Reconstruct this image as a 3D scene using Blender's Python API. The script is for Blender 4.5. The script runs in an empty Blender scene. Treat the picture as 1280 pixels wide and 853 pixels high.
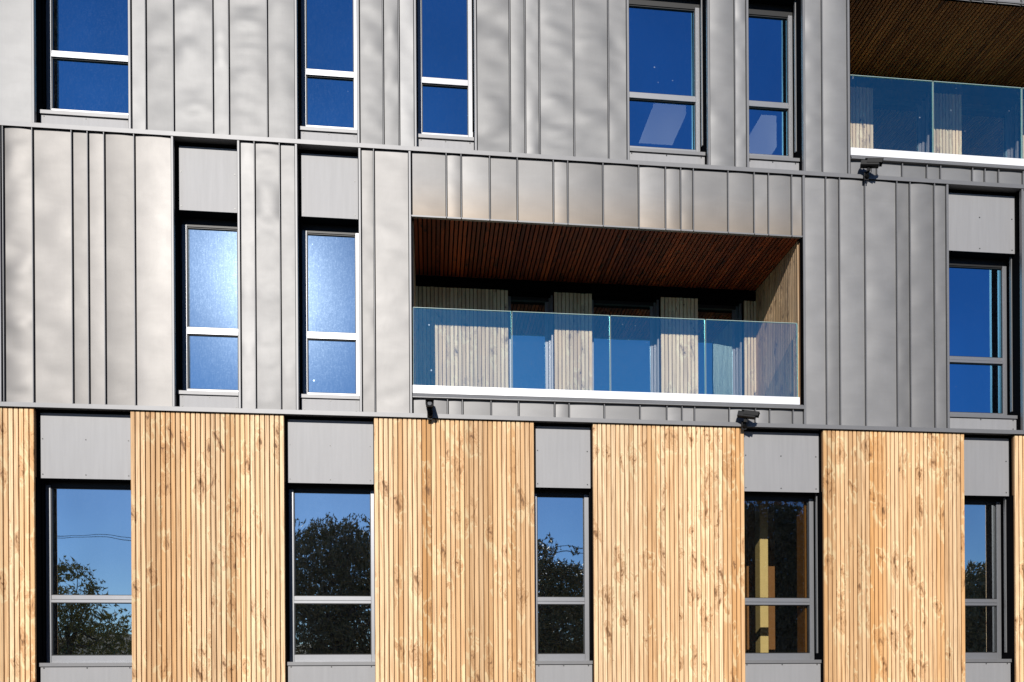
import bpy, bmesh, math, random
from mathutils import Vector, Matrix, noise
R = math.radians
random.seed(7)
S = bpy.context.scene
COL = S.collection

# ------------------------------------------------------------------ object helpers
def tag(o, label=None, cat=None, group=None, kind=None):
    if label: o['label'] = label
    if cat: o['category'] = cat
    if group: o['group'] = group
    if kind: o['kind'] = kind
    return o

def empty(name, loc):
    o = bpy.data.objects.new(name, None); COL.objects.link(o); o.location = loc
    o.empty_display_size = .3
    return o

class MB:
    """collects shapes given in world metres; build() links them as one mesh object"""
    def __init__(s): s.v = []; s.f = []; s.t = []; s.mi = []; s.sm = []
    def box(s, x0, x1, y0, y1, z0, z1, tone=(0,0,0), mi=0):
        b = len(s.v)
        s.v += [(x0,y0,z0),(x1,y0,z0),(x1,y1,z0),(x0,y1,z0),(x0,y0,z1),(x1,y0,z1),(x1,y1,z1),(x0,y1,z1)]
        for q in ((0,1,5,4),(1,2,6,5),(2,3,7,6),(3,0,4,7),(4,5,6,7),(3,2,1,0)):
            s.f.append(tuple(b+i for i in q)); s.t.append(tone); s.mi.append(mi); s.sm.append(False)
    def cbox(s, x0, x1, y0, y1, z0, z1, c=.004, tone=(0,0,0), mi=0):
        """box with its two front vertical edges chamfered (front is -y)"""
        b = len(s.v)
        pr = [(x0+c,y0),(x1-c,y0),(x1,y0+c),(x1,y1),(x0,y1),(x0,y0+c)]
        for z in (z0, z1):
            for p in pr: s.v.append((p[0],p[1],z))
        n = 6
        for i in range(n):
            j = (i+1) % n
            s.f.append((b+i,b+j,b+n+j,b+n+i)); s.t.append(tone); s.mi.append(mi); s.sm.append(False)
        s.f.append(tuple(b+n+i for i in range(n))); s.t.append(tone); s.mi.append(mi); s.sm.append(False)
        s.f.append(tuple(b+i for i in reversed(range(n)))); s.t.append(tone); s.mi.append(mi); s.sm.append(False)
    def quad(s, *p, tone=(0,0,0), mi=0):
        b = len(s.v); s.v += [tuple(q) for q in p]; s.f.append(tuple(range(b,b+len(p)))); s.t.append(tone); s.mi.append(mi); s.sm.append(False)
    def disc(s, c, r, y0, y1, n=8, mi=0):
        b = len(s.v)
        for y in (y0, y1):
            for i in range(n):
                a = 2*math.pi*i/n; s.v.append((c[0]+r*math.cos(a), y, c[1]+r*math.sin(a)))
        s.f.append(tuple(range(b,b+n))); s.t.append((0,0,0)); s.mi.append(mi); s.sm.append(False)
        for i in range(n):
            j=(i+1)%n; s.f.append((b+i,b+n+i,b+n+j,b+j)); s.t.append((0,0,0)); s.mi.append(mi); s.sm.append(False)
    def tube(s, pts, rad, n=8, mi=0):
        rings = []
        pts = [Vector(p) for p in pts]
        for i, p in enumerate(pts):
            d = (pts[min(i+1,len(pts)-1)] - pts[max(i-1,0)]).normalized()
            a = d.orthogonal().normalized(); b2 = d.cross(a)
            r = rad[i] if isinstance(rad,(list,tuple)) else rad
            b = len(s.v)
            for k in range(n):
                t = 2*math.pi*k/n
                s.v.append(tuple(p + a*math.cos(t)*r + b2*math.sin(t)*r))
            rings.append(b)
        for i in range(len(rings)-1):
            for k in range(n):
                j=(k+1)%n
                s.f.append((rings[i]+k,rings[i]+j,rings[i+1]+j,rings[i+1]+k)); s.t.append((0,0,0)); s.mi.append(mi); s.sm.append(True)
        for b, rev in ((rings[0],1),(rings[-1],0)):
            q = list(range(b,b+n)); 
            if rev: q.reverse()
            s.f.append(tuple(q)); s.t.append((0,0,0)); s.mi.append(mi); s.sm.append(False)
    def build(s, name, mat, parent=None, xf=None, tones=False):
        vs = [Vector(v) for v in s.v]
        if xf: vs = [xf @ v for v in vs]
        lo = Vector([min(v[i] for v in vs) for i in range(3)]); hi = Vector([max(v[i] for v in vs) for i in range(3)])
        o0 = Vector(((lo.x+hi.x)/2, (lo.y+hi.y)/2, lo.z))
        me = bpy.data.meshes.new(name); me.from_pydata([v-o0 for v in vs], [], s.f)
        mats = mat if isinstance(mat,(list,tuple)) else [mat]
        for m in mats: me.materials.append(m)
        me.polygons.foreach_set('material_index', s.mi)
        me.polygons.foreach_set('use_smooth', s.sm)
        if tones:
            ca = me.color_attributes.new('tone','FLOAT_COLOR','CORNER')
            d = []
            for p in me.polygons:
                t = s.t[p.index]
                for _ in p.loop_indices: d += [t[0],t[1],t[2],1]
            ca.data.foreach_set('color', d)
        me.update()
        bm = bmesh.new(); bm.from_mesh(me); bmesh.ops.recalc_face_normals(bm, faces=[f for f in bm.faces if not f.material_index==99]); bm.to_mesh(me); bm.free()
        o = bpy.data.objects.new(name, me); COL.objects.link(o)
        o.location = o0
        if parent:
            o.parent = parent
            p = parent; off = Vector((0,0,0))
            while p: off += p.location; p = p.parent
            o.location = o0 - off
        return o

# ------------------------------------------------------------------ materials
def mat(name):
    m = bpy.data.materials.new(name); m.use_nodes = True
    nt = m.node_tree; nt.nodes.clear()
    return m, nt
def N(nt, t, **k):
    n = nt.nodes.new(t)
    for a, b in k.items(): setattr(n, a, b)
    return n
def L(nt, a, b): nt.links.new(a, b)
def setin(n, **k):
    for a, b in k.items(): n.inputs[a.replace('_',' ')].default_value = b
def val(nt, op, a, b=None, c=None, clamp=False):
    n = N(nt, 'ShaderNodeMath', operation=op, use_clamp=clamp)
    for i, x in enumerate((a,b,c)):
        if x is None: continue
        if isinstance(x,(int,float)): n.inputs[i].default_value = x
        else: L(nt, x, n.inputs[i])
    return n.outputs[0]
def mixc(nt, f, a, b, bt='MIX'):
    n = N(nt, 'ShaderNodeMix', data_type='RGBA', blend_type=bt)
    for i, x in ((0,f),(6,a),(7,b)):
        if isinstance(x,(int,float)): n.inputs[i].default_value = x
        elif isinstance(x, tuple): n.inputs[i].default_value = (*x,1)
        else: L(nt, x, n.inputs[i])
    return n.outputs[2]
def sstep(nt, x, a, b, lo=0., hi=1.):
    n = N(nt, 'ShaderNodeMapRange', interpolation_type='SMOOTHSTEP')
    L(nt, x, n.inputs[0]); n.inputs[1].default_value=a; n.inputs[2].default_value=b; n.inputs[3].default_value=lo; n.inputs[4].default_value=hi
    return n.outputs[0]
def pos(nt):
    g = N(nt, 'ShaderNodeNewGeometry'); return g.outputs['Position'], g
def vmul(nt, v, k):
    n = N(nt, 'ShaderNodeVectorMath', operation='MULTIPLY'); L(nt, v, n.inputs[0]); n.inputs[1].default_value = k; return n.outputs[0]
def noi(nt, v, scale, detail=3, rough=.55, dist=0.):
    n = N(nt, 'ShaderNodeTexNoise'); L(nt, v, n.inputs['Vector']); setin(n, Scale=scale, Detail=detail, Roughness=rough, Distortion=dist); return n.outputs['Fac']
def finish(nt, sh):
    o = N(nt, 'ShaderNodeOutputMaterial'); L(nt, sh, o.inputs['Surface'])
def bump(nt, h, dist, strength=1.):
    b = N(nt, 'ShaderNodeBump'); L(nt, h, b.inputs['Height']); setin(b, Distance=dist, Strength=strength); return b.outputs[0]

def m_zinc():
    m, nt = mat('zinc sheet')
    p, g = pos(nt)
    at = N(nt, 'ShaderNodeAttribute', attribute_name='tone')
    sep = N(nt, 'ShaderNodeSeparateColor'); L(nt, at.outputs['Color'], sep.inputs[0])
    fine = noi(nt, vmul(nt,p,(26,26,1.6)), 3, 4, .6)
    blot = noi(nt, vmul(nt,p,(1,1,.8)), 2.2, 4, .6, .4)
    spk = noi(nt, p, 240, 2, .7)
    k = val(nt,'ADD', val(nt,'MULTIPLY', fine, .07), val(nt,'MULTIPLY', blot, .12))
    k = val(nt,'ADD', k, val(nt,'MULTIPLY', spk, .03))
    band = noi(nt, vmul(nt,p,(1.6,1.6,4.2)), 1.1, 3, .6, .5)
    k = val(nt,'ADD', k, val(nt,'MULTIPLY', band, .26))
    k = val(nt,'ADD', k, .76)
    k = val(nt,'MULTIPLY', k, sep.outputs[0])
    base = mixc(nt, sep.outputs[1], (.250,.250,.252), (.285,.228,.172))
    c = N(nt,'ShaderNodeVectorMath', operation='SCALE'); L(nt, base, c.inputs[0]); L(nt, k, c.inputs['Scale'])
    b = N(nt, 'ShaderNodeBsdfPrincipled'); L(nt, c.outputs[0], b.inputs['Base Color'])
    setin(b, Metallic=.36)
    L(nt, val(nt,'ADD', val(nt,'MULTIPLY', blot, .12), .47), b.inputs['Roughness'])
    L(nt, bump(nt, spk, .0004, .35), b.inputs['Normal'])
    finish(nt, b.outputs[0]); return m

def m_panel():
    m, nt = mat('coated panel')
    p, g = pos(nt)
    blot = noi(nt, p, 1.3, 4, .6); spk = noi(nt, p, 90, 3, .6)
    stre = noi(nt, vmul(nt,p,(12,12,.7)), 2, 3, .6)
    k = val(nt,'ADD', val(nt,'MULTIPLY', blot, .10), val(nt,'MULTIPLY', spk, .05))
    k = val(nt,'ADD', k, val(nt,'MULTIPLY', stre, .22))
    k = val(nt,'ADD', k, .86)
    c = N(nt,'ShaderNodeVectorMath', operation='SCALE'); c.inputs[0].default_value=(.285,.284,.290); L(nt, k, c.inputs['Scale'])
    b = N(nt, 'ShaderNodeBsdfPrincipled'); L(nt, c.outputs[0], b.inputs['Base Color']); setin(b, Metallic=.25, Roughness=.6)
    finish(nt, b.outputs[0]); return m

def m_simple(name, col, metal=0., rough=.5, var=.12, scale=6., bmp=0., spec=.5):
    m, nt = mat(name)
    p, g = pos(nt); n = noi(nt, p, scale, 4, .6)
    k = val(nt,'ADD', val(nt,'MULTIPLY', n, var*2), 1-var)
    c = N(nt,'ShaderNodeVectorMath', operation='SCALE'); c.inputs[0].default_value=col; L(nt, k, c.inputs['Scale'])
    b = N(nt, 'ShaderNodeBsdfPrincipled'); L(nt, c.outputs[0], b.inputs['Base Color']); setin(b, Metallic=metal, Roughness=rough); b.inputs['Specular IOR Level'].default_value = spec
    if bmp: L(nt, bump(nt, n, bmp), b.inputs['Normal'])
    if spec < .1:
        b = N(nt, 'ShaderNodeBsdfDiffuse'); L(nt, c.outputs[0], b.inputs['Color'])
    finish(nt, b.outputs[0]); return m

def m_timber(name, ca, cb, cdark, knot, weather=0., axis='XZ'):
    """softwood boards: 'tone' = (board seed, slat tone, board tone)"""
    m, nt = mat(name)
    p, g = pos(nt)
    at = N(nt, 'ShaderNodeAttribute', attribute_name='tone')
    sc = N(nt, 'ShaderNodeSeparateColor'); L(nt, at.outputs['Color'], sc.inputs[0])
    sp = N(nt, 'ShaderNodeSeparateXYZ'); L(nt, p, sp.inputs[0])
    if axis == 'XZ': a, l = sp.outputs[0], sp.outputs[2]
    elif axis == 'YZ': a, l = sp.outputs[1], sp.outputs[2]
    else: a, l = sp.outputs[0], sp.outputs[1]
    l = val(nt,'ADD', l, val(nt,'MULTIPLY', sc.outputs[0], 53.))
    # knots
    cv = N(nt,'ShaderNodeCombineXYZ'); L(nt, val(nt,'MULTIPLY', a, 1/.18), cv.inputs[0]); L(nt, val(nt,'MULTIPLY', l, 1/.42), cv.inputs[1])
    wob = noi(nt, cv.outputs[0], 2.2, 2, .5)
    cw = N(nt,'ShaderNodeVectorMath', operation='ADD'); L(nt, cv.outputs[0], cw.inputs[0])
    wv = N(nt,'ShaderNodeCombineXYZ'); L(nt, val(nt,'MULTIPLY', wob, 1.5), wv.inputs[0]); L(nt, val(nt,'MULTIPLY', wob, -1.3), wv.inputs[1]); L(nt, wv.outputs[0], cw.inputs[1])
    vo = N(nt,'ShaderNodeTexVoronoi', voronoi_dimensions='2D', feature='F1'); L(nt, cw.outputs[0], vo.inputs['Vector']); setin(vo, Scale=1., Randomness=1.)
    on = N(nt,'ShaderNodeSeparateColor'); L(nt, vo.outputs['Color'], on.inputs[0])
    gate = sstep(nt, on.outputs[0], .42, .55)
    size = val(nt,'ADD', val(nt,'MULTIPLY', on.outputs[1], .9), .5)
    dd = val(nt,'DIVIDE', vo.outputs['Distance'], size)
    core = val(nt,'MULTIPLY', sstep(nt, dd, .13, .03), gate)
    halo = val(nt,'MULTIPLY', sstep(nt, dd, .42, .08), gate)
    # grain
    gv = N(nt,'ShaderNodeCombineXYZ')
    L(nt, val(nt,'ADD', val(nt,'MULTIPLY', a, 42.), val(nt,'MULTIPLY', halo, 3.2)), gv.inputs[0])
    L(nt, val(nt,'MULTIPLY', l, 1.1), gv.inputs[1]); L(nt, val(nt,'MULTIPLY', sc.outputs[0], 91.), gv.inputs[2])
    gr = noi(nt, gv.outputs[0], 1.3, 4, .62, .6)
    gv2 = N(nt,'ShaderNodeCombineXYZ')
    L(nt, val(nt,'MULTIPLY', a, 9.), gv2.inputs[0]); L(nt, val(nt,'MULTIPLY', l, .8), gv2.inputs[1]); L(nt, val(nt,'MULTIPLY', sc.outputs[0], 31.), gv2.inputs[2])
    big = noi(nt, gv2.outputs[0], 1., 3, .6, 1.2)
    tonef = val(nt,'ADD', val(nt,'MULTIPLY', sc.outputs[2], .62), val(nt,'MULTIPLY', sc.outputs[1], .38))
    c = mixc(nt, tonef, ca, cb)
    c = mixc(nt, val(nt,'MULTIPLY', sstep(nt, gr, .42, .70), .6), c, cdark)
    c = mixc(nt, val(nt,'MULTIPLY', sstep(nt, big, .50, .75), .2), c, cdark)
    c = mixc(nt, val(nt,'MULTIPLY', halo, .34), c, cdark)
    c = mixc(nt, val(nt,'MULTIPLY', core, .85), c, knot)
    rg = val(nt,'SINE', val(nt,'ADD', val(nt,'MULTIPLY', dd, 46.), val(nt,'MULTIPLY', gr, 9.)))
    rg = val(nt,'MULTIPLY', val(nt,'MULTIPLY', sstep(nt, rg, .1,.9), gate), sstep(nt, dd, .62,.25))
    c = mixc(nt, val(nt,'MULTIPLY', rg, .42), c, cdark)
    lightband = val(nt,'MULTIPLY', val(nt,'MULTIPLY', sstep(nt, dd, .30,.42), sstep(nt, dd, .62,.46)), gate)
    c = mixc(nt, val(nt,'MULTIPLY', lightband, .3), c, tuple(min(1,x*1.25) for x in ca))
    if weather:
        wn = noi(nt, vmul(nt, p, (1.5,1.5,.8)), 1.5, 4, .6)
        c = mixc(nt, val(nt,'MULTIPLY', sstep(nt, wn, .35,.7), weather), c, (.36,.33,.30))
    vs = N(nt,'ShaderNodeVectorMath', operation='SCALE'); L(nt, c, vs.inputs[0])
    vb = val(nt,'FRACT', val(nt,'MULTIPLY', sc.outputs[0], 17.3)); vl = val(nt,'FRACT', val(nt,'MULTIPLY', sc.outputs[1], 7.7))
    L(nt, val(nt,'ADD', val(nt,'ADD', val(nt,'MULTIPLY', vb, .26), val(nt,'MULTIPLY', vl, .14)), .72), vs.inputs['Scale'])
    b = N(nt, 'ShaderNodeBsdfPrincipled'); L(nt, vs.outputs[0], b.inputs['Base Color']); setin(b, Roughness=.62)
    b.inputs['Specular IOR Level'].default_value = .3
    L(nt, bump(nt, gr, .0012, .6), b.inputs['Normal'])
    finish(nt, b.outputs[0]); return m

def m_glass(name, refl, tint, fac, dust, trans=(.55,.6,.62), glare=.0, even=0., grough=.3):
    m, nt = mat(name)
    p, g = pos(nt)
    fr = N(nt,'ShaderNodeFresnel'); setin(fr, IOR=1.5)
    f = val(nt,'ADD', val(nt,'MULTIPLY', fr.outputs[0], 1.2), fac, clamp=True)
    f = val(nt,'MULTIPLY', f, val(nt,'ADD', val(nt,'MULTIPLY', noi(nt, vmul(nt,p,(1,1,.5)), 1.1, 2, .5), .34), .80), clamp=True)
    tr = N(nt,'ShaderNodeBsdfTransparent'); tr.inputs[0].default_value=(*trans,1)
    gl = N(nt,'ShaderNodeBsdfGlossy'); gl.inputs[0].default_value=(*tint,1); gl.inputs['Roughness'].default_value=refl
    # slight pane waviness
    w = noi(nt, p, .9, 2, .5)
    L(nt, bump(nt, w, .004, 1.), gl.inputs['Normal'])
    mx = N(nt,'ShaderNodeMixShader'); L(nt, f, mx.inputs[0]); L(nt, tr.outputs[0], mx.inputs[1]); L(nt, gl.outputs[0], mx.inputs[2])
    out = mx.outputs[0]
    # dust / dried rain
    st = noi(nt, vmul(nt,p,(1,1,.22)), 60, 5, .7)
    sp = noi(nt, p, 70, 2, .7)
    bl = noi(nt, p, 1.7, 3, .6)
    q = val(nt,'MULTIPLY', sstep(nt, st, .35,.80), .55)
    q = val(nt,'ADD', q, val(nt,'MULTIPLY', sstep(nt, sp, .5,.72), .75))
    q = val(nt,'MULTIPLY', q, val(nt,'ADD', bl, .3))
    drop = sstep(nt, noi(nt, p, 21, 1, .3), .80, .86)
    q = val(nt,'ADD', val(nt,'MULTIPLY', q, 1-even), even*.5)
    d1 = N(nt,'ShaderNodeBsdfDiffuse'); d1.inputs[0].default_value=(.75,.8,.85,1)
    d2 = N(nt,'ShaderNodeBsdfGlossy'); d2.inputs[0].default_value=(.62,.80,1.,1); d2.inputs['Roughness'].default_value=grough
    mg = N(nt,'ShaderNodeMixShader'); mg.inputs[0].default_value=glare; L(nt, d1.outputs[0], mg.inputs[1]); L(nt, d2.outputs[0], mg.inputs[2])
    m2 = N(nt,'ShaderNodeMixShader'); L(nt, val(nt,'ADD', val(nt,'MULTIPLY', q, dust), val(nt,'MULTIPLY', drop, .3), clamp=True), m2.inputs[0]); L(nt, out, m2.inputs[1]); L(nt, mg.outputs[0], m2.inputs[2])
    finish(nt, m2.outputs[0]); return m

def m_leaf(name, c1, c2):
    m, nt = mat(name)
    g = N(nt,'ShaderNodeNewGeometry')
    p = g.outputs['Position']; n = noi(nt, p, 1.2, 3, .6)
    f = val(nt,'ADD', val(nt,'MULTIPLY', g.outputs['Random Per Island'], .6), val(nt,'MULTIPLY', n, .4))
    c = mixc(nt, f, c1, c2)
    b = N(nt,'ShaderNodeBsdfPrincipled'); L(nt, c, b.inputs['Base Color']); setin(b, Roughness=.6)
    finish(nt, b.outputs[0]); return m

ZINC = m_zinc(); PANEL = m_panel()
TRIM = m_simple('zinc trim', (.20,.20,.205), .40, .5, .08, 9)
DARK = m_simple('black reveal', (.004,.004,.0045), .0, .6, .2, spec=.05)
REVEAL = m_simple('shade-dark reveal', (.006,.006,.007), .0, .7, .15, spec=.08)  # dark metal, blackened further so its colour carries the recess shade
WALLM = m_simple('membrane', (.008,.008,.008), 0, .9, .2, spec=.05)
FRAME = m_simple('aluminium frame', (.27,.275,.29), .6, .42, .06, 14)
BEAD = m_simple('black gasket', (.01,.01,.01), 0, .5, .1)
WHITE = m_simple('bright aluminium rail', (.86,.87,.89), .1, .35, .03)
SCREW = m_simple('screw', (.07,.07,.07), .6, .4)
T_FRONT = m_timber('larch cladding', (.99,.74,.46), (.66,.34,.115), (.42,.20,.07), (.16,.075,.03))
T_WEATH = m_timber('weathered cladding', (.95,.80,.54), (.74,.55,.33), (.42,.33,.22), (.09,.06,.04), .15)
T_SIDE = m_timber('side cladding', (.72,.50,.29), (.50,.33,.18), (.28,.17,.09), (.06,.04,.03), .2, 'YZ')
T_SOFF2 = m_timber('orange stained soffit boards', (.42,.19,.05), (.20,.075,.02), (.09,.03,.01), (.03,.012,.006), 0, 'XY')
T_SOFF = m_timber('stained soffit boards', (.40,.080,.02), (.08,.012,.008), (.06,.02,.01), (.02,.008,.005), 0, 'XY')
T_INT = m_simple('interior timber lining', (.22,.10,.025), 0, .6, .25, 12, spec=.05)
T_POST = m_simple('pine column', (.92,.70,.30), 0, .5, .12, 10)
GROOVE = m_simple('groove shadow board', (.16,.085,.035), 0, .8, .2)
GLASS = m_glass('window glass', .012, (.24,.66,1.), .86, .010, (.62,.66,.66), .3)
GLASSM = m_glass('dusty window glass', .012, (.45,.80,1.), .88, .020, (.62,.66,.66), .92, .62, .21)
GLASSG = m_glass('clear window glass', .010, (.95,1.,1.), .92, .02, (.85,.85,.80), .3)
GLASSC = m_glass('clear glass', .010, (.72,.88,1.), .26, .02, (.92,.92,.86), .3)
GLASSB = m_glass('door glass', .012, (.60,.92,1.), .78, .03, (.5,.55,.58), .3)
BGLASS = m_glass('balustrade glass', .012, (.22,.95,1.), .36, .03, (.98,1.,1.), .2)
GEDGE = m_simple('glass edge', (.40,.52,.50), 0, .2, .05)
BLACK = m_simple('black camera plastic', (.010,.010,.011), 0, .6, .1, spec=.25)
LENS = m_simple('camera lens', (.25,.26,.28), .3, .08, .05)
INTW = m_simple('interior paint', (.06,.058,.055), 0, .8, .15)
INTC = m_simple('interior ceiling', (.12,.12,.12), 0, .8, .1)

# ------------------------------------------------------------------ building
B = empty('office_building', (0,0,0))
tag(B, 'modern office building with zinc sheet cladding above vertical timber slats', 'building')

PITCH_Z0, ZB0, ZB1, ZA0, ZA1, ZT = 0.25, 4.70, 4.748, 7.90, 7.95, 11.12
XL, XR = -7.0, 12.5

def vnoise(x,y,z): return noise.noise(Vector((x,y,z)))

def tray(bay, x0, x1, z0, z1, tone=None, warm=0., amp=None, wave=None):
    """one zinc tray: a slightly pillowed, oil-canned sheet"""
    sd = random.random()*100
    w = x1-x0; h = z1-z0
    if amp is None: amp = random.choice([.0007,.0011,.0016,.0024])
    amp *= 3.0
    if wave is None: wave = random.uniform(2.8,4.6)
    if tone is None: tone = random.uniform(.74,1.08)
    nx = 10; nz = max(4, int(h/.035))
    tilt = random.uniform(-.012,.012); mb = MB()
    pil = random.uniform(.001,.009)*min(1,w/.3)
    for j in range(nz+1):
        z = z0 + h*j/nz
        ez = min(1, min(z-z0, z1-z)/.08)
        for i in range(nx+1):
            u = i/nx; x = x0 + w*u
            e = min(1, 4*u*(1-u))
            y = -pil*(4*u*(1-u)) + tilt*(u-.5)*w*.6
            y += amp*e*ez*(vnoise(x*1.3+sd, z*wave, sd)*1.5 + .6*vnoise(x*3+sd, z*wave*2.1, sd+9))
            y += .0022*e*ez*vnoise(x*1.3+sd, z*.9, sd+31)
            mb.v.append((x, y, z))
    for j in range(nz):
        for i in range(nx):
            a = j*(nx+1)+i
            mb.f.append((a,a+1,a+nx+2,a+nx+1)); mb.mi.append(0); mb.sm.append(True)
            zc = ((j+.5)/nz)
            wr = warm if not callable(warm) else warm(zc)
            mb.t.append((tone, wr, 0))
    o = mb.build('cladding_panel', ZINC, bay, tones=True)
    # normals toward the street
    if o.data.polygons[0].normal.y > 0: o.data.flip_normals()
    return o

def zinc_bay(x0, x1, z0, z1, seams, tones={}, warm=0., edge=.030, amps={}, ledge=True, redge=True):
    fr = MB()
    zz1 = z1
    if ledge: fr.cbox(x0, x0+edge, -.024, .02, z0, z1, .005)
    if redge: fr.cbox(x1-edge, x1, -.024, .02, z0, z1, .005)
    for s in seams: fr.cbox(s-.0055, s+.0055, -.027, .014, z0, z1, .003)
    fr.box(x0+.001, x1-.001, .014, .022, z0, z1, mi=1)
    bay = fr.build('zinc_cladding', [TRIM, DARK], B)
    xs = [x0+(edge if ledge else 0)] + list(seams) + [x1-(edge if redge else 0)]
    for i in range(len(xs)-1):
        a = xs[i] + (.0055 if i or not ledge else 0) + .010; b = xs[i+1] - .0055 - .005
        if i == len(xs)-2: b = xs[i+1]-.006
        if b-a < .02: continue
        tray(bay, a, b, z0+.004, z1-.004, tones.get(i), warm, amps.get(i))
    return bay

TZ0, TZ1 = ZA1+.002, ZT
zinc_bay(-6.9, -4.477, TZ0, TZ1, [-6.3,-5.9,-5.5,-5.02])
zinc_bay(-3.450, -1.535, TZ0, TZ1, [-3.258,-2.948,-2.506,-2.324,-1.884], {1:.72}, amps={2:.0036,4:.0034,5:.002,3:.002,1:.0022})
zinc_bay(-.840, -.134, TZ0, TZ1, [-.532,-.345], {0:.74}, amps={0:.0028})
zinc_bay(.560, 2.477, TZ0, TZ1, [.993,1.18,1.357,1.784,2.215], {0:.70}, amps={0:.0038,3:.0038,4:.0036})
zinc_bay(3.475, 4.010, TZ0, TZ1, [3.831], {}, amps={0:.0026,1:.0022})
zinc_bay(4.720, 5.345, TZ0, TZ1, [4.979], {1:.93}, amps={0:.0022,1:.0014})
LT_S = [5.704,6.047,6.382,6.569,7.009,7.182,7.372,7.715,8.1,8.5,8.7,9.1,9.5,9.7,10.0]
zinc_bay(5.345, 10.255, 10.30, TZ1, LT_S, ledge=False, redge=False)
zinc_bay(10.255, 12.4, TZ0, TZ1, [10.6,10.9,11.3,11.5,11.9])
zinc_bay(5.345, 10.255, TZ0, 8.14, LT_S, ledge=False, redge=False, amps={i:.0007 for i in range(20)})
MZ0, MZ1 = ZB1+.002, ZA0-.002
zinc_bay(-6.95, -5.8, MZ0, MZ1, [-6.5,-6.2])
zinc_bay(-4.880, -2.950, MZ0, MZ1, [-4.825,-4.508,-4.081,-3.905,-3.724,-3.392], amps={1:.0034,2:.0022,3:.0006,4:.0006,5:.0012,6:.001}, warm=.2)
zinc_bay(-2.232, -1.540, MZ0, MZ1, [-2.036,-1.747], amps={1:.003,0:.0010,2:.001}, warm=.05)
zinc_bay(-.830, -.207, MZ0, MZ1, [-.649], amps={0:.0012,1:.0018}, warm=.12)
M_S = [.215,.394,.74,1.077,1.521,1.699,2.139,2.589,2.929,3.123,3.284,3.732,4.071,4.259,4.564]
zinc_bay(-.205, 4.705, 7.12, MZ1, M_S, {6:.72,2:1.0,10:.84,12:.85,14:.83}, warm=lambda z: .08+.72*max(0,1-z*1.5)**1.3, ledge=False, redge=False, amps={i:.0008 for i in range(20)})  # warm reflection towards the strip's foot, painted into the zinc colour
zinc_bay(-.205, 4.705, MZ0, 4.935, M_S, ledge=False, redge=False, amps={i:.0007 for i in range(20)}, warm=.05)
zinc_bay(4.707, 6.675, MZ0, MZ1, [5.015,5.197,5.541,5.968,6.148,6.482], amps={0:.0008,1:.0008,2:.0012,3:.0022,4:.0014,5:.002,6:.001}, warm=.04)
zinc_bay(7.690, 12.4, MZ0, MZ1, [8.0,8.45,8.7,9.1,9.5,9.7,10.1,10.5,10.8,11.2,11.6,12.0])

# flashings between storeys
for z0, z1 in ((ZA0, ZA1), (ZB0, ZB1)):
    f = MB(); f.box(XL, XR, -.026, .10, z0+.012, z1); f.box(XL, XR, -.031, -.0265, z0-.004, z1-.004)
    f.build('flashing', TRIM, B)
f = MB(); f.box(XL, XR, -.06, .3, ZT, ZT+.12); f.build('parapet_cap', TRIM, B)

# timber slat bays
def slats(x0, x1, z0, z1, y0, y1, pitch=.0572, gap=.0105, axis='x', board=(2,4), bias=None):
    """vertical slats profiled on boards; axis x runs along the facade, axis y along a side wall"""
    mb = MB(); x = x0; n = max(1, round((x1-x0)/pitch)); w = (x1-x0)/n; left = 0
    for i in range(n):
        if left == 0:
            left = random.randint(*board); seed = random.random(); bt = min(1,max(0,random.gauss(.40,.42)))
            if bias: bt = min(1,max(0,bt+bias((i+.5)/n)))
        left -= 1
        a, b = x0+i*w+gap/2, x0+(i+1)*w-gap/2
        tn = (seed, random.random(), bt)
        jy = random.uniform(-.0015,.0015)
        if axis == 'x': mb.cbox(a, b, y0+jy, y1, z0, z1-random.uniform(0,.004), .0035, tn)
        elif axis == 'y': 
            k = len(mb.v); mb.box(y0, y1, a, b, z0, z1, tn)
        else: mb.box(a, b, y0, y1, z0, z1, tn)
    return mb
GZ0, GZ1 = .3, ZB0-.006
for (x0,x1,bias) in ((-6.95,-4.513,None),(-3.460,-1.715,None),(-.668,1.268,lambda u:.12),(1.995,3.932,None),(4.968,6.890,lambda u:-.05),(7.587,12.4,None)):
    mb = slats(x0, x1, GZ0, GZ1, 0.0, .035, bias=bias)
    for i in range(len(mb.mi)): mb.mi[i]=0
    mb.box(x0, x1, .022, .05, GZ0, GZ1-.004, mi=1)
    mb.build('timber_cladding', [T_FRONT, GROOVE], B, tones=True)

# windows -----------------------------------------------------------
WIN_T = [(-4.477,-3.450),(-1.535,-.840),(-.134,.560),(2.480,3.475),(4.012,4.718)]
WIN_M = [(-5.8,-4.882),(-2.950,-2.234),(-1.540,-.832),(6.678,7.688)]
WIN_G = [(-4.513,-3.460),(-1.715,-.668),(1.270,1.993),(3.934,4.966),(6.892,7.585)]
LV = dict(T=(8.17, 8.315, 8.925, 9.005, 10.12, 10.26, 11.06, 7.955),
          M=(5.00-.03, 5.055, 5.715, 5.80, 7.005, 7.105, 7.86, 4.752),
          G=(1.77, 1.86, 2.485, 2.575, 3.85, 3.912, 4.67, .3))

def flat_panel(name, x0, x1, z0, z1, screws, y=.09):
    p = MB(); p.box(x0, x1, y, y+.006, z0, z1)
    for (sx, sz) in screws: p.disc((sx,sz), .0085, y-.0025, y, 8, 1)
    return p.build(name, [PANEL, SCREW], B)

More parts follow.
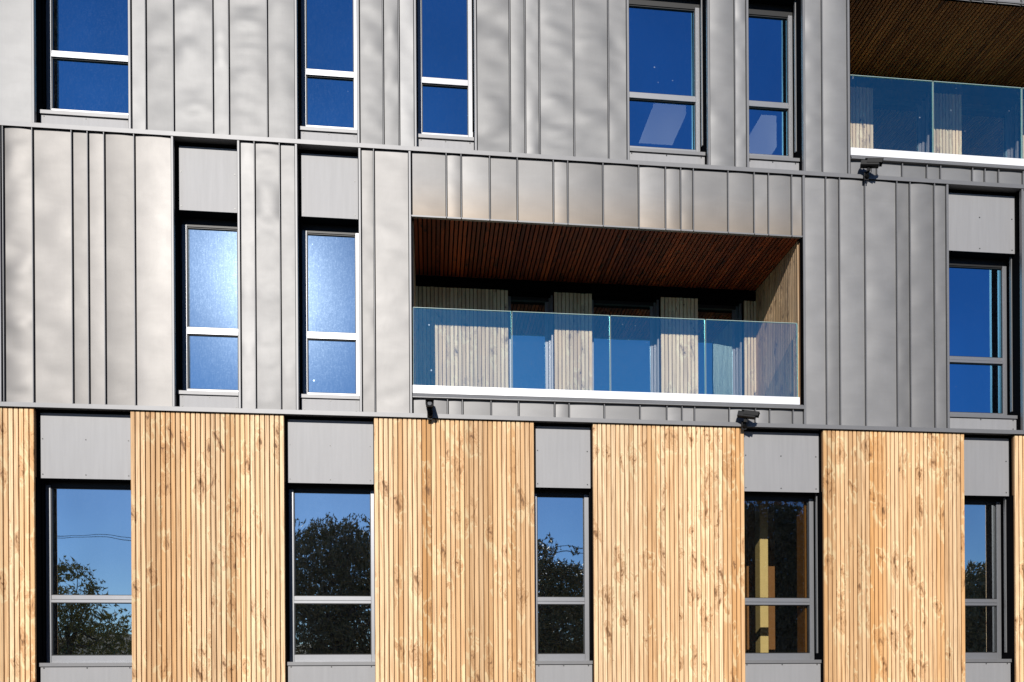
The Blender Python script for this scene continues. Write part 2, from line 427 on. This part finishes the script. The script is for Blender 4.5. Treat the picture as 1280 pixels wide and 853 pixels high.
def window(x0, x1, lv, sill_h, z_open=None, door=False, y=.25, glass=GLASS):
    zs, g0, t0, t1, g1, ztop = lv[:6]
    fw = .062; o0, o1 = zs, ztop
    m = MB()
    # outer frame, mitred look: jambs, head, bottom
    m.cbox(x0+.002, x0+fw, y, y+.07, o0, g1+.02, .004); m.cbox(x1-fw, x1-.002, y, y+.07, o0, g1+.02, .004)
    m.box(x0+.002, x1-.002, y+.002, y+.07, g1+.0, ztop, mi=1)
    m.box(x0+fw, x1-fw, y+.001, y+.07, o0, g0)
    m.box(x0+fw, x1-fw, y-.003, y+.06, t0+.004, t0+.036); m.box(x0+fw, x1-fw, y+.006, y+.06, t0+.042, t1)
    m.box(x0+fw, x1-fw, y+.014, y+.055, t0-.006, t1+.008, mi=1)
    # stepped inner bead on the jambs
    for xa in (x0+fw, x1-fw-.008):
        m.box(xa, xa+.008, y+.012, y+.06, g0, t0-.006, mi=1); m.box(xa, xa+.008, y+.012, y+.06, t1+.008, g1, mi=1)
    m.box(x0+fw+.008, x1-fw-.008, y+.012, y+.06, g1-.012, g1, mi=1)
    m.box(x0+fw+.008, x1-fw-.008, y+.012, y+.06, g0, g0+.010, mi=1)
    w = m.build('window', [FRAME, BEAD], B)
    for a, b in ((g0+.010, t0-.006), (t1+.008, g1-.012)):
        q = MB(); q.quad((x0+fw+.008,y+.03,a),(x1-fw-.008,y+.03,a),(x1-fw-.008,y+.03,b),(x0+fw+.008,y+.03,b)); q.build('pane', glass, w)
    # reveal linings left, right and head with shutter guides
    r = MB()
    r.box(x0-.012, x0, .0225, y+.09, lv[7], ztop+.0); r.box(x1, x1+.012, .0225, y+.09, lv[7], ztop+.0)
    r.box(x0, x1, .098, y+.09, ztop, ztop+.012)
    r.build('reveal', REVEAL, w)
    gd = MB()
    for xa, xb in ((x0+.001, x0+.014),(x1-.014, x1-.001)):
        gd.box(xa, xb, y-.095, y-.065, g0, ztop)
    gd.build('shutter_guide', TRIM if x0 > 2 else REVEAL, w)
    # sill
    s = MB(); s.box(x0+.002, x1-.002, .075, y+.02, zs-.022, zs); s.box(x0+.002, x1-.002, .070, .0745, zs-.040, zs+.002)
    s.build('sill', TRIM, w)
    # inner timber lining
    l = MB(); y2 = y+.075
    l.box(x0+.03, x0+.05, y2, y2+.22, g0, g1+.03); l.box(x1-.09, x1-.04, y2, y2+.22, g0, g1+.03); l.box(x0+.05, x1-.09, y2, y2+.22, g1+.0, g1+.03)
    l.box(x0+.05, x1-.09, y2, y2+.22, g0-.03, g0-.005)
    l.build('inner_lining', T_INT, w)
    return w

for key, wl in (('T',WIN_T),('M',WIN_M),('G',WIN_G)):
    lv = LV[key]
    for (x0,x1) in wl:
        window(x0, x1, lv, 0, glass=(GLASSC if 3.9<x0<4 else GLASSG) if key=='G' else (GLASSM if key=='M' and x0<0 else GLASS))
        wd = x1-x0
        za, zb = lv[5]+.002, lv[6]
        sc = [(x0+.05,zb-.30),(x1-.05,zb-.30),(x0+.05,za+.045),(x1-.05,za+.045)]
        if wd > .9: sc += [((x0+x1)/2, zb-.30), ((x0+x1)/2, za+.045)]
        flat_panel('spandrel_panel', x0+.030, x1-.012, za, zb, sc)
        zc, zd = lv[7], lv[0]-.024
        sc = [(x0+.05,zd-.035),(x1-.05,zd-.035),((x0+x1)/2,zd-.035)] + ([(x0+.05,zc+.045),(x1-.05,zc+.045)])
        flat_panel('apron_panel', x0+.014 if x0 < -.5 else x0+.004, x1-.004, zc, zd, sc)

# structural wall behind the cladding, leaving the openings free
wm = MB()
def piers(opens, z0, z1, lv):
    x = XL
    for (a,b) in sorted(opens):
        wm.box(x, a-.013, .055, .34, z0, z1); x = b+.013
    wm.box(x, XR, .055, .34, z0, z1)
    for (a,b) in opens:
        if (a,b) in LOG: continue
        wm.box(a-.013, b+.013, .105, .335, lv[5]+.014, z1); wm.box(a-.013, b+.013, .105, .335, z0, lv[0]-.03)
LOG = [(-.205,4.705),(5.345,10.255)]
piers(WIN_T+[LOG[1]], 7.92, 11.12, LV['T'])
piers(WIN_M+[LOG[0]], 4.72, 7.9195, LV['M'])
piers(WIN_G, 0.0, 4.7195, LV['G'])
for (a,b), z in zip(LOG, (4.72, 7.92)):
    wm.box(a-.013, b+.013, .055, .34, z, z+.16)
    wm.box(a-.013, b+.013, .055, .34, z+2.43, z+3.1995)
wm.box(XL, XR, 6.2, 6.4, 0, ZT); wm.box(XL-.2, XL, .055, 6.4, 0, ZT); wm.box(XR, XR+.2, .055, 6.4, 0, ZT)
wm.box(XL, XR, .35, 6.4, ZT-.02, ZT)
wm.build('wall', WALLM, B)
ps = MB(); ps.box(XL, XR, -.02, .05, 0.0, .28); ps.build('plinth', INTC, B)
for z0,z1 in ((0.05,.12),(4.35,4.42),(4.76,4.82),(7.55,7.62),(7.97,8.03),(10.70,10.76)):
    s = MB()
    for (a,b) in ((XL,-.32),(-.32,4.82),(4.82,10.4),(10.4,XR)):
        deep = (z0>4.5 and z0<7.8 and a==-.32) or (z0>7.8 and a==4.82)
        s.box(a, b-.002, 1.85 if deep else .345, 6.19, z0, z1)
    s.build('floor_slab', INTC, B)

# loggias -----------------------------------------------------------
def loggia(x0, x1, z0, wins, soffm, gl_joints, piercol=T_WEATH):
    D = 1.38; zf = z0+.12; zc = z0+2.40      # floor / soffit
    # soffit boards run front to back
    sb = slats(x0+.02, x1-.02, zc, zc+.02, .03, D+.02, pitch=.0555, gap=.017, axis='z', board=(1,2))
    for i in range(len(sb.mi)): sb.mi[i]=0
    sb.box(x0, x1, .02, D+.02, zc+.0205, zc+.03, mi=1)
    sb.build('soffit', [soffm, DARK], B, tones=True)
    lip = MB(); lip.box(x0, x1, -.012, .026, zc-.002, zc+.016); lip.build('drip_edge', TRIM, B)
    # floor
    f = MB(); f.box(x0, x1, .06, D+.3, zf-.10, zf); f.build('balcony_floor', m_simple('balcony floor',(.035,.035,.035),0,.7,.15,8), B)
    # side walls
    for side in (0,1):
        sx = x0 if side==0 else x1
        a, b = (sx-.0, sx+.022) if side==0 else (sx-.022, sx)
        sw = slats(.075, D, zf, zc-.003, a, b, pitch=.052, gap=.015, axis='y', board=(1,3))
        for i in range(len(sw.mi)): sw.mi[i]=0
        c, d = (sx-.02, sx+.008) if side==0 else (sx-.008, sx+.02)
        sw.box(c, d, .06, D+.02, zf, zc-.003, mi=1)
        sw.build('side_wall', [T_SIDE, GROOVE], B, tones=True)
        e = MB(); e.box(min(c,d)+(.004 if side else 0), max(c,d)-(0 if side else .004), -.02, .0595, z0+.2, zc-.003); e.build('corner_trim', REVEAL, B)
    # back wall piers between the openings
    x = x0+.005
    zw = z0+2.25
    for (a,b) in wins + [(None,None)]:
        e = a if a is not None else x1-.005
        if e-x > .04:
            pw = slats(x, e, zf, zw, D, D+.024, pitch=.054, gap=.0095, board=(1,3), bias=lambda u:-.1)
            for i in range(len(pw.mi)): pw.mi[i]=0
            pw.box(x, e, D+.018, D+.05, zf, zw-.002, mi=1)
            pw.box(x, e, D+.05, D+.34, zf, zw, mi=2)
            pw.build('timber_cladding', [piercol, GROOVE, WALLM], B, tones=True)
        if a is not None: x = b
    hd = MB(); hd.box(x0, x1, D+.0, D+.34, zw+.001, zc-.001); hd.build('header_board', DARK, B)  # shade of the upper back wall put into the header's black colour
    # glazed doors
    for (a,b) in wins:
        y = D+.17; m = MB(); fw=.055; g0 = zf+.06; g1 = zw-.05
        m.cbox(a+.001,a+fw,y,y+.06,zf,zw-.001,.004); m.cbox(b-fw,b-.001,y,y+.06,zf,zw-.001,.004)
        m.box(a+fw,b-fw,y+.001,y+.06,g1,zw-.001,mi=1); m.box(a+fw,b-fw,y+.001,y+.06,zf,g0)
        # second track of the slider and its stile
        m.cbox(b-fw-.045,b-fw-.001,y+.02,y+.06,g0,g1,.004)
        m.cbox(b-.030,b-.001,y-.09,y-.05,zf,zw-.001,.004)
        dr = m.build('balcony_door', [FRAME, BEAD], B)
        q = MB(); q.quad((a+fw,y+.03,g0),(b-fw-.045,y+.03,g0),(b-fw-.045,y+.03,g1),(a+fw,y+.03,g1)); q.build('pane', GLASSB, dr)
        r = MB(); r.box(a-.001,a+.0,D+.02,y,zf,zw); r.box(b,b+.001,D+.02,y,zf,zw); r.build('reveal', REVEAL, dr)
    # sill cap, white base rail, glass
    c = MB(); c.quad((x0+.003,-.045,z0+.225),(x1-.003,-.045,z0+.225),(x1-.003,-.02,z0+.272),(x0+.003,-.02,z0+.272))
    c.box(x0+.003, x1-.003, -.045, .08, z0+.215, z0+.2245); c.box(x0+.003,x1-.003,-.0195,.08,z0+.2247,z0+.272)
    c.build('coping', TRIM, B)
    ra = MB(); ra.cbox(x0+.004, x1-.05, -.022, .05, z0+.274, z0+.368, .004)
    bal = ra.build('balustrade', WHITE, B)
    js = gl_joints
    for i in range(len(js)-1):
        q = MB(); a, b = js[i]+.005, js[i+1]-.005
        q.quad((a,.014,z0+.368),(b,.014,z0+.368),(b,.014,z0+1.312),(a,.014,z0+1.312), mi=0)
        q.box(a, a+.0025, .006, .022, z0+.368, z0+1.312, mi=1); q.box(b-.0025, b, .006, .022, z0+.368, z0+1.312, mi=1)
        q.box(a+.004, b-.004, .006, .022, z0+1.312, z0+1.317, mi=1)
        q.build('glass_panel', [BGLASS, GEDGE], bal)

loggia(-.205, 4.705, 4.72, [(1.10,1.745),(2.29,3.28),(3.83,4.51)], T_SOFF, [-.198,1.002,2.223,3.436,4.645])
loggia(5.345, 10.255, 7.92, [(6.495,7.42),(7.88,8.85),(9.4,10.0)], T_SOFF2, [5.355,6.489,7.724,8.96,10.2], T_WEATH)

# interior timber column behind a ground floor window
c = MB(); c.cbox(4.56, 4.68, 1.0, 1.16, .12, 4.34, .006); c.build('timber_column', T_POST, B)
c = MB(); c.cbox(4.62, 5.05, 1.6, 1.7, .12, 4.34, .006); c.build('interior_screen', m_simple('stained screen', (.30,.13,.035), 0, .6, .2, 10), B)

# ceiling light fitting seen through an upper window
LT = m_simple('light diffuser', (.8,.82,.85), 0, .4, .02)
nt = LT.node_tree
for n in nt.nodes:
    if n.type == 'BSDF_PRINCIPLED':
        n.inputs['Emission Color'].default_value = (.8,.9,1,1); n.inputs['Emission Strength'].default_value = 1.3
def ceiling_light(x, y, label):
    t = empty('ceiling_light', (x, y, 10.64)); tag(t, label, 'ceiling light')
    m = MB(); m.box(x-.32,x-.295,y-.55,y+.55,10.62,10.69); m.box(x+.295,x+.32,y-.55,y+.55,10.62,10.69); m.box(x-.295,x+.295,y-.55,y-.53,10.62,10.69); m.box(x-.295,x+.295,y+.53,y+.55,10.62,10.69)
    m.build('housing', FRAME, t)
    m = MB(); m.box(x-.294,x+.294,y-.529,y+.529,10.63,10.66); m.build('diffuser', LT, t)
ceiling_light(5.65, 3.2, 'white ceiling light panel seen inside the narrow window beside the upper balcony')
ceiling_light(3.85, 3.0, 'rectangular white ceiling light panel seen inside the wide window left of the upper balcony')

# ------------------------------------------------------------------ security cameras
def security_camera(x, z, yaw, pitch, label):
    t = empty('security_camera', (x, -.056, z)); tag(t, label, 'security camera', 'security cameras on the flashings')
    b = MB(); b.box(x-.030,x+.030,-.068,-.0565,z-.035,z+.07); b.build('mount', BLACK, t)
    a = MB(); a.tube([(x,-.060,z+.0),(x,-.085,z+.012),(x,-.115,z+.05),(x,-.125,z+.105)], [.026,.028,.026,.022], 8); a.build('arm', BLACK, t)
    M = Matrix.Translation((x,-.135,z+.125)) @ Matrix.Rotation(yaw,4,'Z') @ Matrix.Rotation(pitch,4,'X')
    cb = MB(); cb.tube([(x+.012,-.165,z+.10),(x+.034,-.12,z+.035),(x+.030,-.075,z+.00),(x+.026,-.060,z+.055),(x+.024,-.034,z+.085)], .0045, 6); cb.build('cable', BLACK, t)
    # housing points to -y before rotation
    h = MB(); w=.044; hh=.037
    pr = [(-w,-hh+.01),(-w+.012,-hh),(w-.012,-hh),(w,-hh+.01),(w,hh-.014),(w-.016,hh),(-w+.016,hh),(-w,hh-.014)]
    n=len(pr); 
    for y in (-.115,.10):
        for p in pr: h.v.append((p[0],y,p[1]))
    for i in range(n):
        j=(i+1)%n; h.f.append((i,j,n+j,n+i)); h.t.append((0,0,0)); h.mi.append(0); h.sm.append(False)
    for q in (tuple(range(n)), tuple(range(2*n-1,n-1,-1))): h.f.append(q); h.t.append((0,0,0)); h.mi.append(0); h.sm.append(False)
    hs = h.build('housing', BLACK, t, xf=M)
    s = MB(); s.box(-w-.006,w+.006,-.155,.06,hh+.003,hh+.009); s.box(-w-.006,-w-.002,-.15,.03,-.005,hh+.003); s.box(w+.002,w+.006,-.15,.03,-.005,hh+.003)
    s.build('sun_shield', BLACK, t, xf=M)
    l = MB(); l.disc((0,0), .024, -.122, -.1155, 14); l.build('lens', LENS, t, xf=M)
security_camera(.0, 4.70, R(0), R(14), 'black security camera facing straight out under the left end of the middle balcony')
security_camera(5.53, 7.89, R(62), R(14), 'black security camera below the upper right balcony, highest of the three')
security_camera(3.90, 4.68, R(62), R(14), 'black security camera turned right under the right end of the middle balcony')

# ------------------------------------------------------------------ surroundings on the street side (seen mirrored in the panes)
g = MB(); g.quad((-600,-600,0),(600,-600,0),(600,600,0),(-600,600,0))
GR = m_simple('dry gravel ground', (.085,.075,.06), 0, .9, .25, .6)
tag(g.build('ground', GR), kind='structure')
g = MB(); g.quad((-200,-22,.004),(200,-22,.004),(200,-15,.004),(-200,-15,.004)); tag(g.build('road', m_simple('asphalt',(.05,.05,.052),0,.85,.2,3)), kind='structure')
hb = MB(); n = 60
for i in range(n):
    for a in (i,):
        x0 = -300+600*i/n; x1 = x0+600/n
        h0 = 9+5*vnoise(x0*.02,3,1)+2*vnoise(x0*.11,3,1); h1 = 9+5*vnoise(x1*.02,3,1)+2*vnoise(x1*.11,3,1)
        hb.quad((x0,-150,-1),(x1,-150,-1),(x1,-185,h1),(x0,-185,h0)); hb.quad((x0,-185,h0),(x1,-185,h1),(x1,-260,-1),(x0,-260,-1))
tag(hb.build('hills', m_simple('wooded hill',(.035,.045,.035),0,.9,.4,.2)), kind='structure')

PINE = m_leaf('pine needles', (.07,.08,.03), (.26,.21,.09)); BUSH = m_leaf('olive leaves', (.07,.09,.025), (.38,.34,.10))
BARK = m_simple('bark', (.09,.06,.04), 0, .9, .3, 8, .02)
def tree(name, label, x, y, h, crown, leaf, nleaf, size, seed, group=None):
    """crown: list of (dx, dz_from_ground, rx, rz) clump ellipsoids"""
    rnd = random.Random(seed)
    t = empty(name, (x,y,0)); tag(t, label, 'tree', group)
    tr = MB()
    ctr = [Vector((x+rnd.uniform(-.2,.2)*k/5, y+rnd.uniform(-.2,.2)*k/5, h*.62*k/5)) for k in range(6)]
    tr.tube(ctr, [h*.030*(1-.6*k/5) for k in range(6)], 9)
    for c in crown:
        e = Vector((x+c[0], y+rnd.uniform(-.4,.4)*c[2], c[1])); s = ctr[3+rnd.randint(0,2)]
        mid = (s+e)/2 + Vector((0,0,-.1*h*.3)); tr.tube([s,mid,e],[h*.010,h*.006,h*.002],6)
    tr.build('trunk', BARK, t)
    lf = MB(); tot = sum(c[2]*c[3] for c in crown)
    for c in crown:
        ns = int(nleaf*c[2]*c[3]/tot)
        cy = rnd.uniform(-.3,.3)*c[2]
        subs = [(Vector((rnd.gauss(0,.45),rnd.gauss(0,.45),rnd.gauss(0,.45))), rnd.uniform(.22,.5)) for _ in range(34)]
        for i in range(ns):
            b, r = rnd.choice(subs)
            d = Vector((rnd.gauss(0,1),rnd.gauss(0,1),rnd.gauss(0,1))).normalized()*r*rnd.random()**.4
            q = b+d
            p = Vector((x+c[0]+q.x*c[2], y+cy+q.y*c[2], c[1]+q.z*c[3]))
            if p.z < .2: continue
            a = Vector((rnd.gauss(0,1),rnd.gauss(0,1),rnd.gauss(0,1)+.8)).normalized(); bb = a.orthogonal().normalized()
            s = size*rnd.uniform(.6,1.4)
            lf.quad(p-bb*s*.35, p+a*s*.1+bb*0, p+bb*s*.35, p+a*s*1.3)
    lf.build('crown', leaf, t)
import sys
def MX(px, d):   # mirrored position along the facade for planning, metres
    return d
def fill(xa, xb, zlo, top, seed, r=1.25):
    """clumps filling a crown outline from zlo up to the height top(u)"""
    rn = random.Random(seed); out = []; n = max(3,int((xb-xa)/.8))
    for i in range(n):
        u = (i+.5)/n; x = xa+(xb-xa)*u; t = top(u)+rn.uniform(-.25,.2)
        out.append((x, t-.62, .75, .72)); z = t-1.5
        while z > zlo: out.append((x+rn.uniform(-.3,.3), z, r, 1.1)); z -= 1.25
    return out
tree('umbrella_pine','wide dark pine mirrored in the second ground floor window from the left', -4.0,-27,7.6,
     fill(-3.6,3.6,1.2,lambda u: 8.75-2.4*(2*u-1)**4,1), PINE, 40000, .15, 1)
tree('umbrella_pine','rounded dark pine mirrored in the narrow ground floor window under the balcony', 5.2,-27,6.8,
     fill(-2.6,3.2,1.2,lambda u: 7.7-2.5*(2*abs(u-.45))**2.6,2), PINE, 32000, .14, 2)
tree('tall_pine','tallest pine mirrored in the ground floor window with a pine column behind it', 16.2,-26,9,
     fill(-3.2,3.0,.8,lambda u: 9.9-1.6*(2*u-1)**2,3), PINE, 40000, .17, 3)
tree('olive_tree','airy small tree mirrored in the leftmost ground floor window', -14.9,-24,6.0,
     [(-1.,5.6,1.,.9),(.2,5.9,.7,.7),(1.0,5.2,.7,.6),(-1.2,4.6,1.3,1.0),(.5,4.2,1.3,1.),(0,3.2,2.,1.2),(1.6,3.2,1.2,.9),(-1.6,3.2,1.6,1.2),(0,2.,2.6,1.2),(2.6,1.9,1.8,1.2),(-2.4,1.8,2,1.2),(4.2,1.6,1.8,1.1)], BUSH, 12000, .15, 4)
tree('small_pine','small pine mirrored in the rightmost ground floor window', 27.3,-27,5.8,
     fill(-2.4,2.4,1.,lambda u: 7.0-1.9*(2*u-1)**2,5), PINE, 24000, .15, 5)
# overhead wires on two poles
for i,(px) in enumerate((-34, 30)):
    p = empty('utility_pole', (px,-40,0)); tag(p, ['wooden pole far left of the pines carrying two wires','wooden pole far right of the pines carrying two wires'][i], 'pole')
    m = MB(); m.tube([(px,-40,0),(px,-40,11.5)],[.16,.11],10); m.build('post', BARK, p)
    m = MB(); m.box(px-.05,px+.05,-40.8,-39.2,10.8,10.92); m.build('crossarm', BARK, p)
for i,(yy,sag) in enumerate(((-40.6,1.0),(-39.4,1.5))):
    m = MB(); m.tube([(-34+64*k/20, yy, 10.95-sag*4*(k/20)*(1-k/20)) for k in range(21)], .02, 5)
    tag(m.build('overhead_wire', BLACK), ['thin upper wire mirrored in the ground floor panes','lower sagging wire mirrored in the ground floor panes'][i], 'wire')

# ------------------------------------------------------------------ light, sky
EL, AZ = 25.5, 11.3          # elevation; degrees left of the facade's normal
w = bpy.data.worlds.new('World'); S.world = w; w.use_nodes = True
nt = w.node_tree; nt.nodes.clear()
sk = nt.nodes.new('ShaderNodeTexSky'); sk.sky_type='NISHITA'; sk.sun_disc=False
sk.sun_elevation=R(EL); sk.sun_rotation=R(180+AZ); sk.air_density=1.; sk.dust_density=.2; sk.ozone_density=2.5; sk.altitude=300
bg = nt.nodes.new('ShaderNodeBackground'); bg.inputs[1].default_value=.041
ou = nt.nodes.new('ShaderNodeOutputWorld'); tn = mixc(nt, 1., sk.outputs[0], (.64,.97,1.5), 'MULTIPLY'); nt.links.new(tn,bg.inputs[0]); nt.links.new(bg.outputs[0],ou.inputs[0])
sd = bpy.data.lights.new('Sun','SUN'); sd.energy=4.8; sd.angle=R(.5); sd.color=(1,.955,.89)
so = bpy.data.objects.new('Sun', sd); COL.objects.link(so)
d = Vector((-math.sin(R(AZ))*math.cos(R(EL)), -math.cos(R(AZ))*math.cos(R(EL)), math.sin(R(EL))))
so.rotation_euler = d.to_track_quat('Z','Y').to_euler(); so.location = d*60

# ------------------------------------------------------------------ camera
cam = bpy.data.cameras.new('Camera'); co = bpy.data.objects.new('Camera', cam); COL.objects.link(co)
F = 980.; TH = math.atan(F/9520)
cam.sensor_width = 36; cam.lens = F/1280*36; cam.shift_x = 0; cam.shift_y = (844-426.5)/1280
cam.clip_start=.05; cam.clip_end = 2000
co.location = (0,-9.5,1.6)
co.matrix_world = Matrix.Translation((0,-9.5,1.6)) @ Matrix.Rotation(-TH,4,'Z') @ Matrix.Rotation(R(90),4,'X') @ Matrix.Rotation(-.006,4,'Z')
S.camera = co
S.render.resolution_x=1024; S.render.resolution_y=682
S.view_settings.view_transform='Standard'; S.view_settings.look='None'; S.view_settings.exposure=0; S.view_settings.gamma=1
try:
    S.cycles.transparent_max_bounces = 16; S.cycles.max_bounces = 8
except Exception: pass
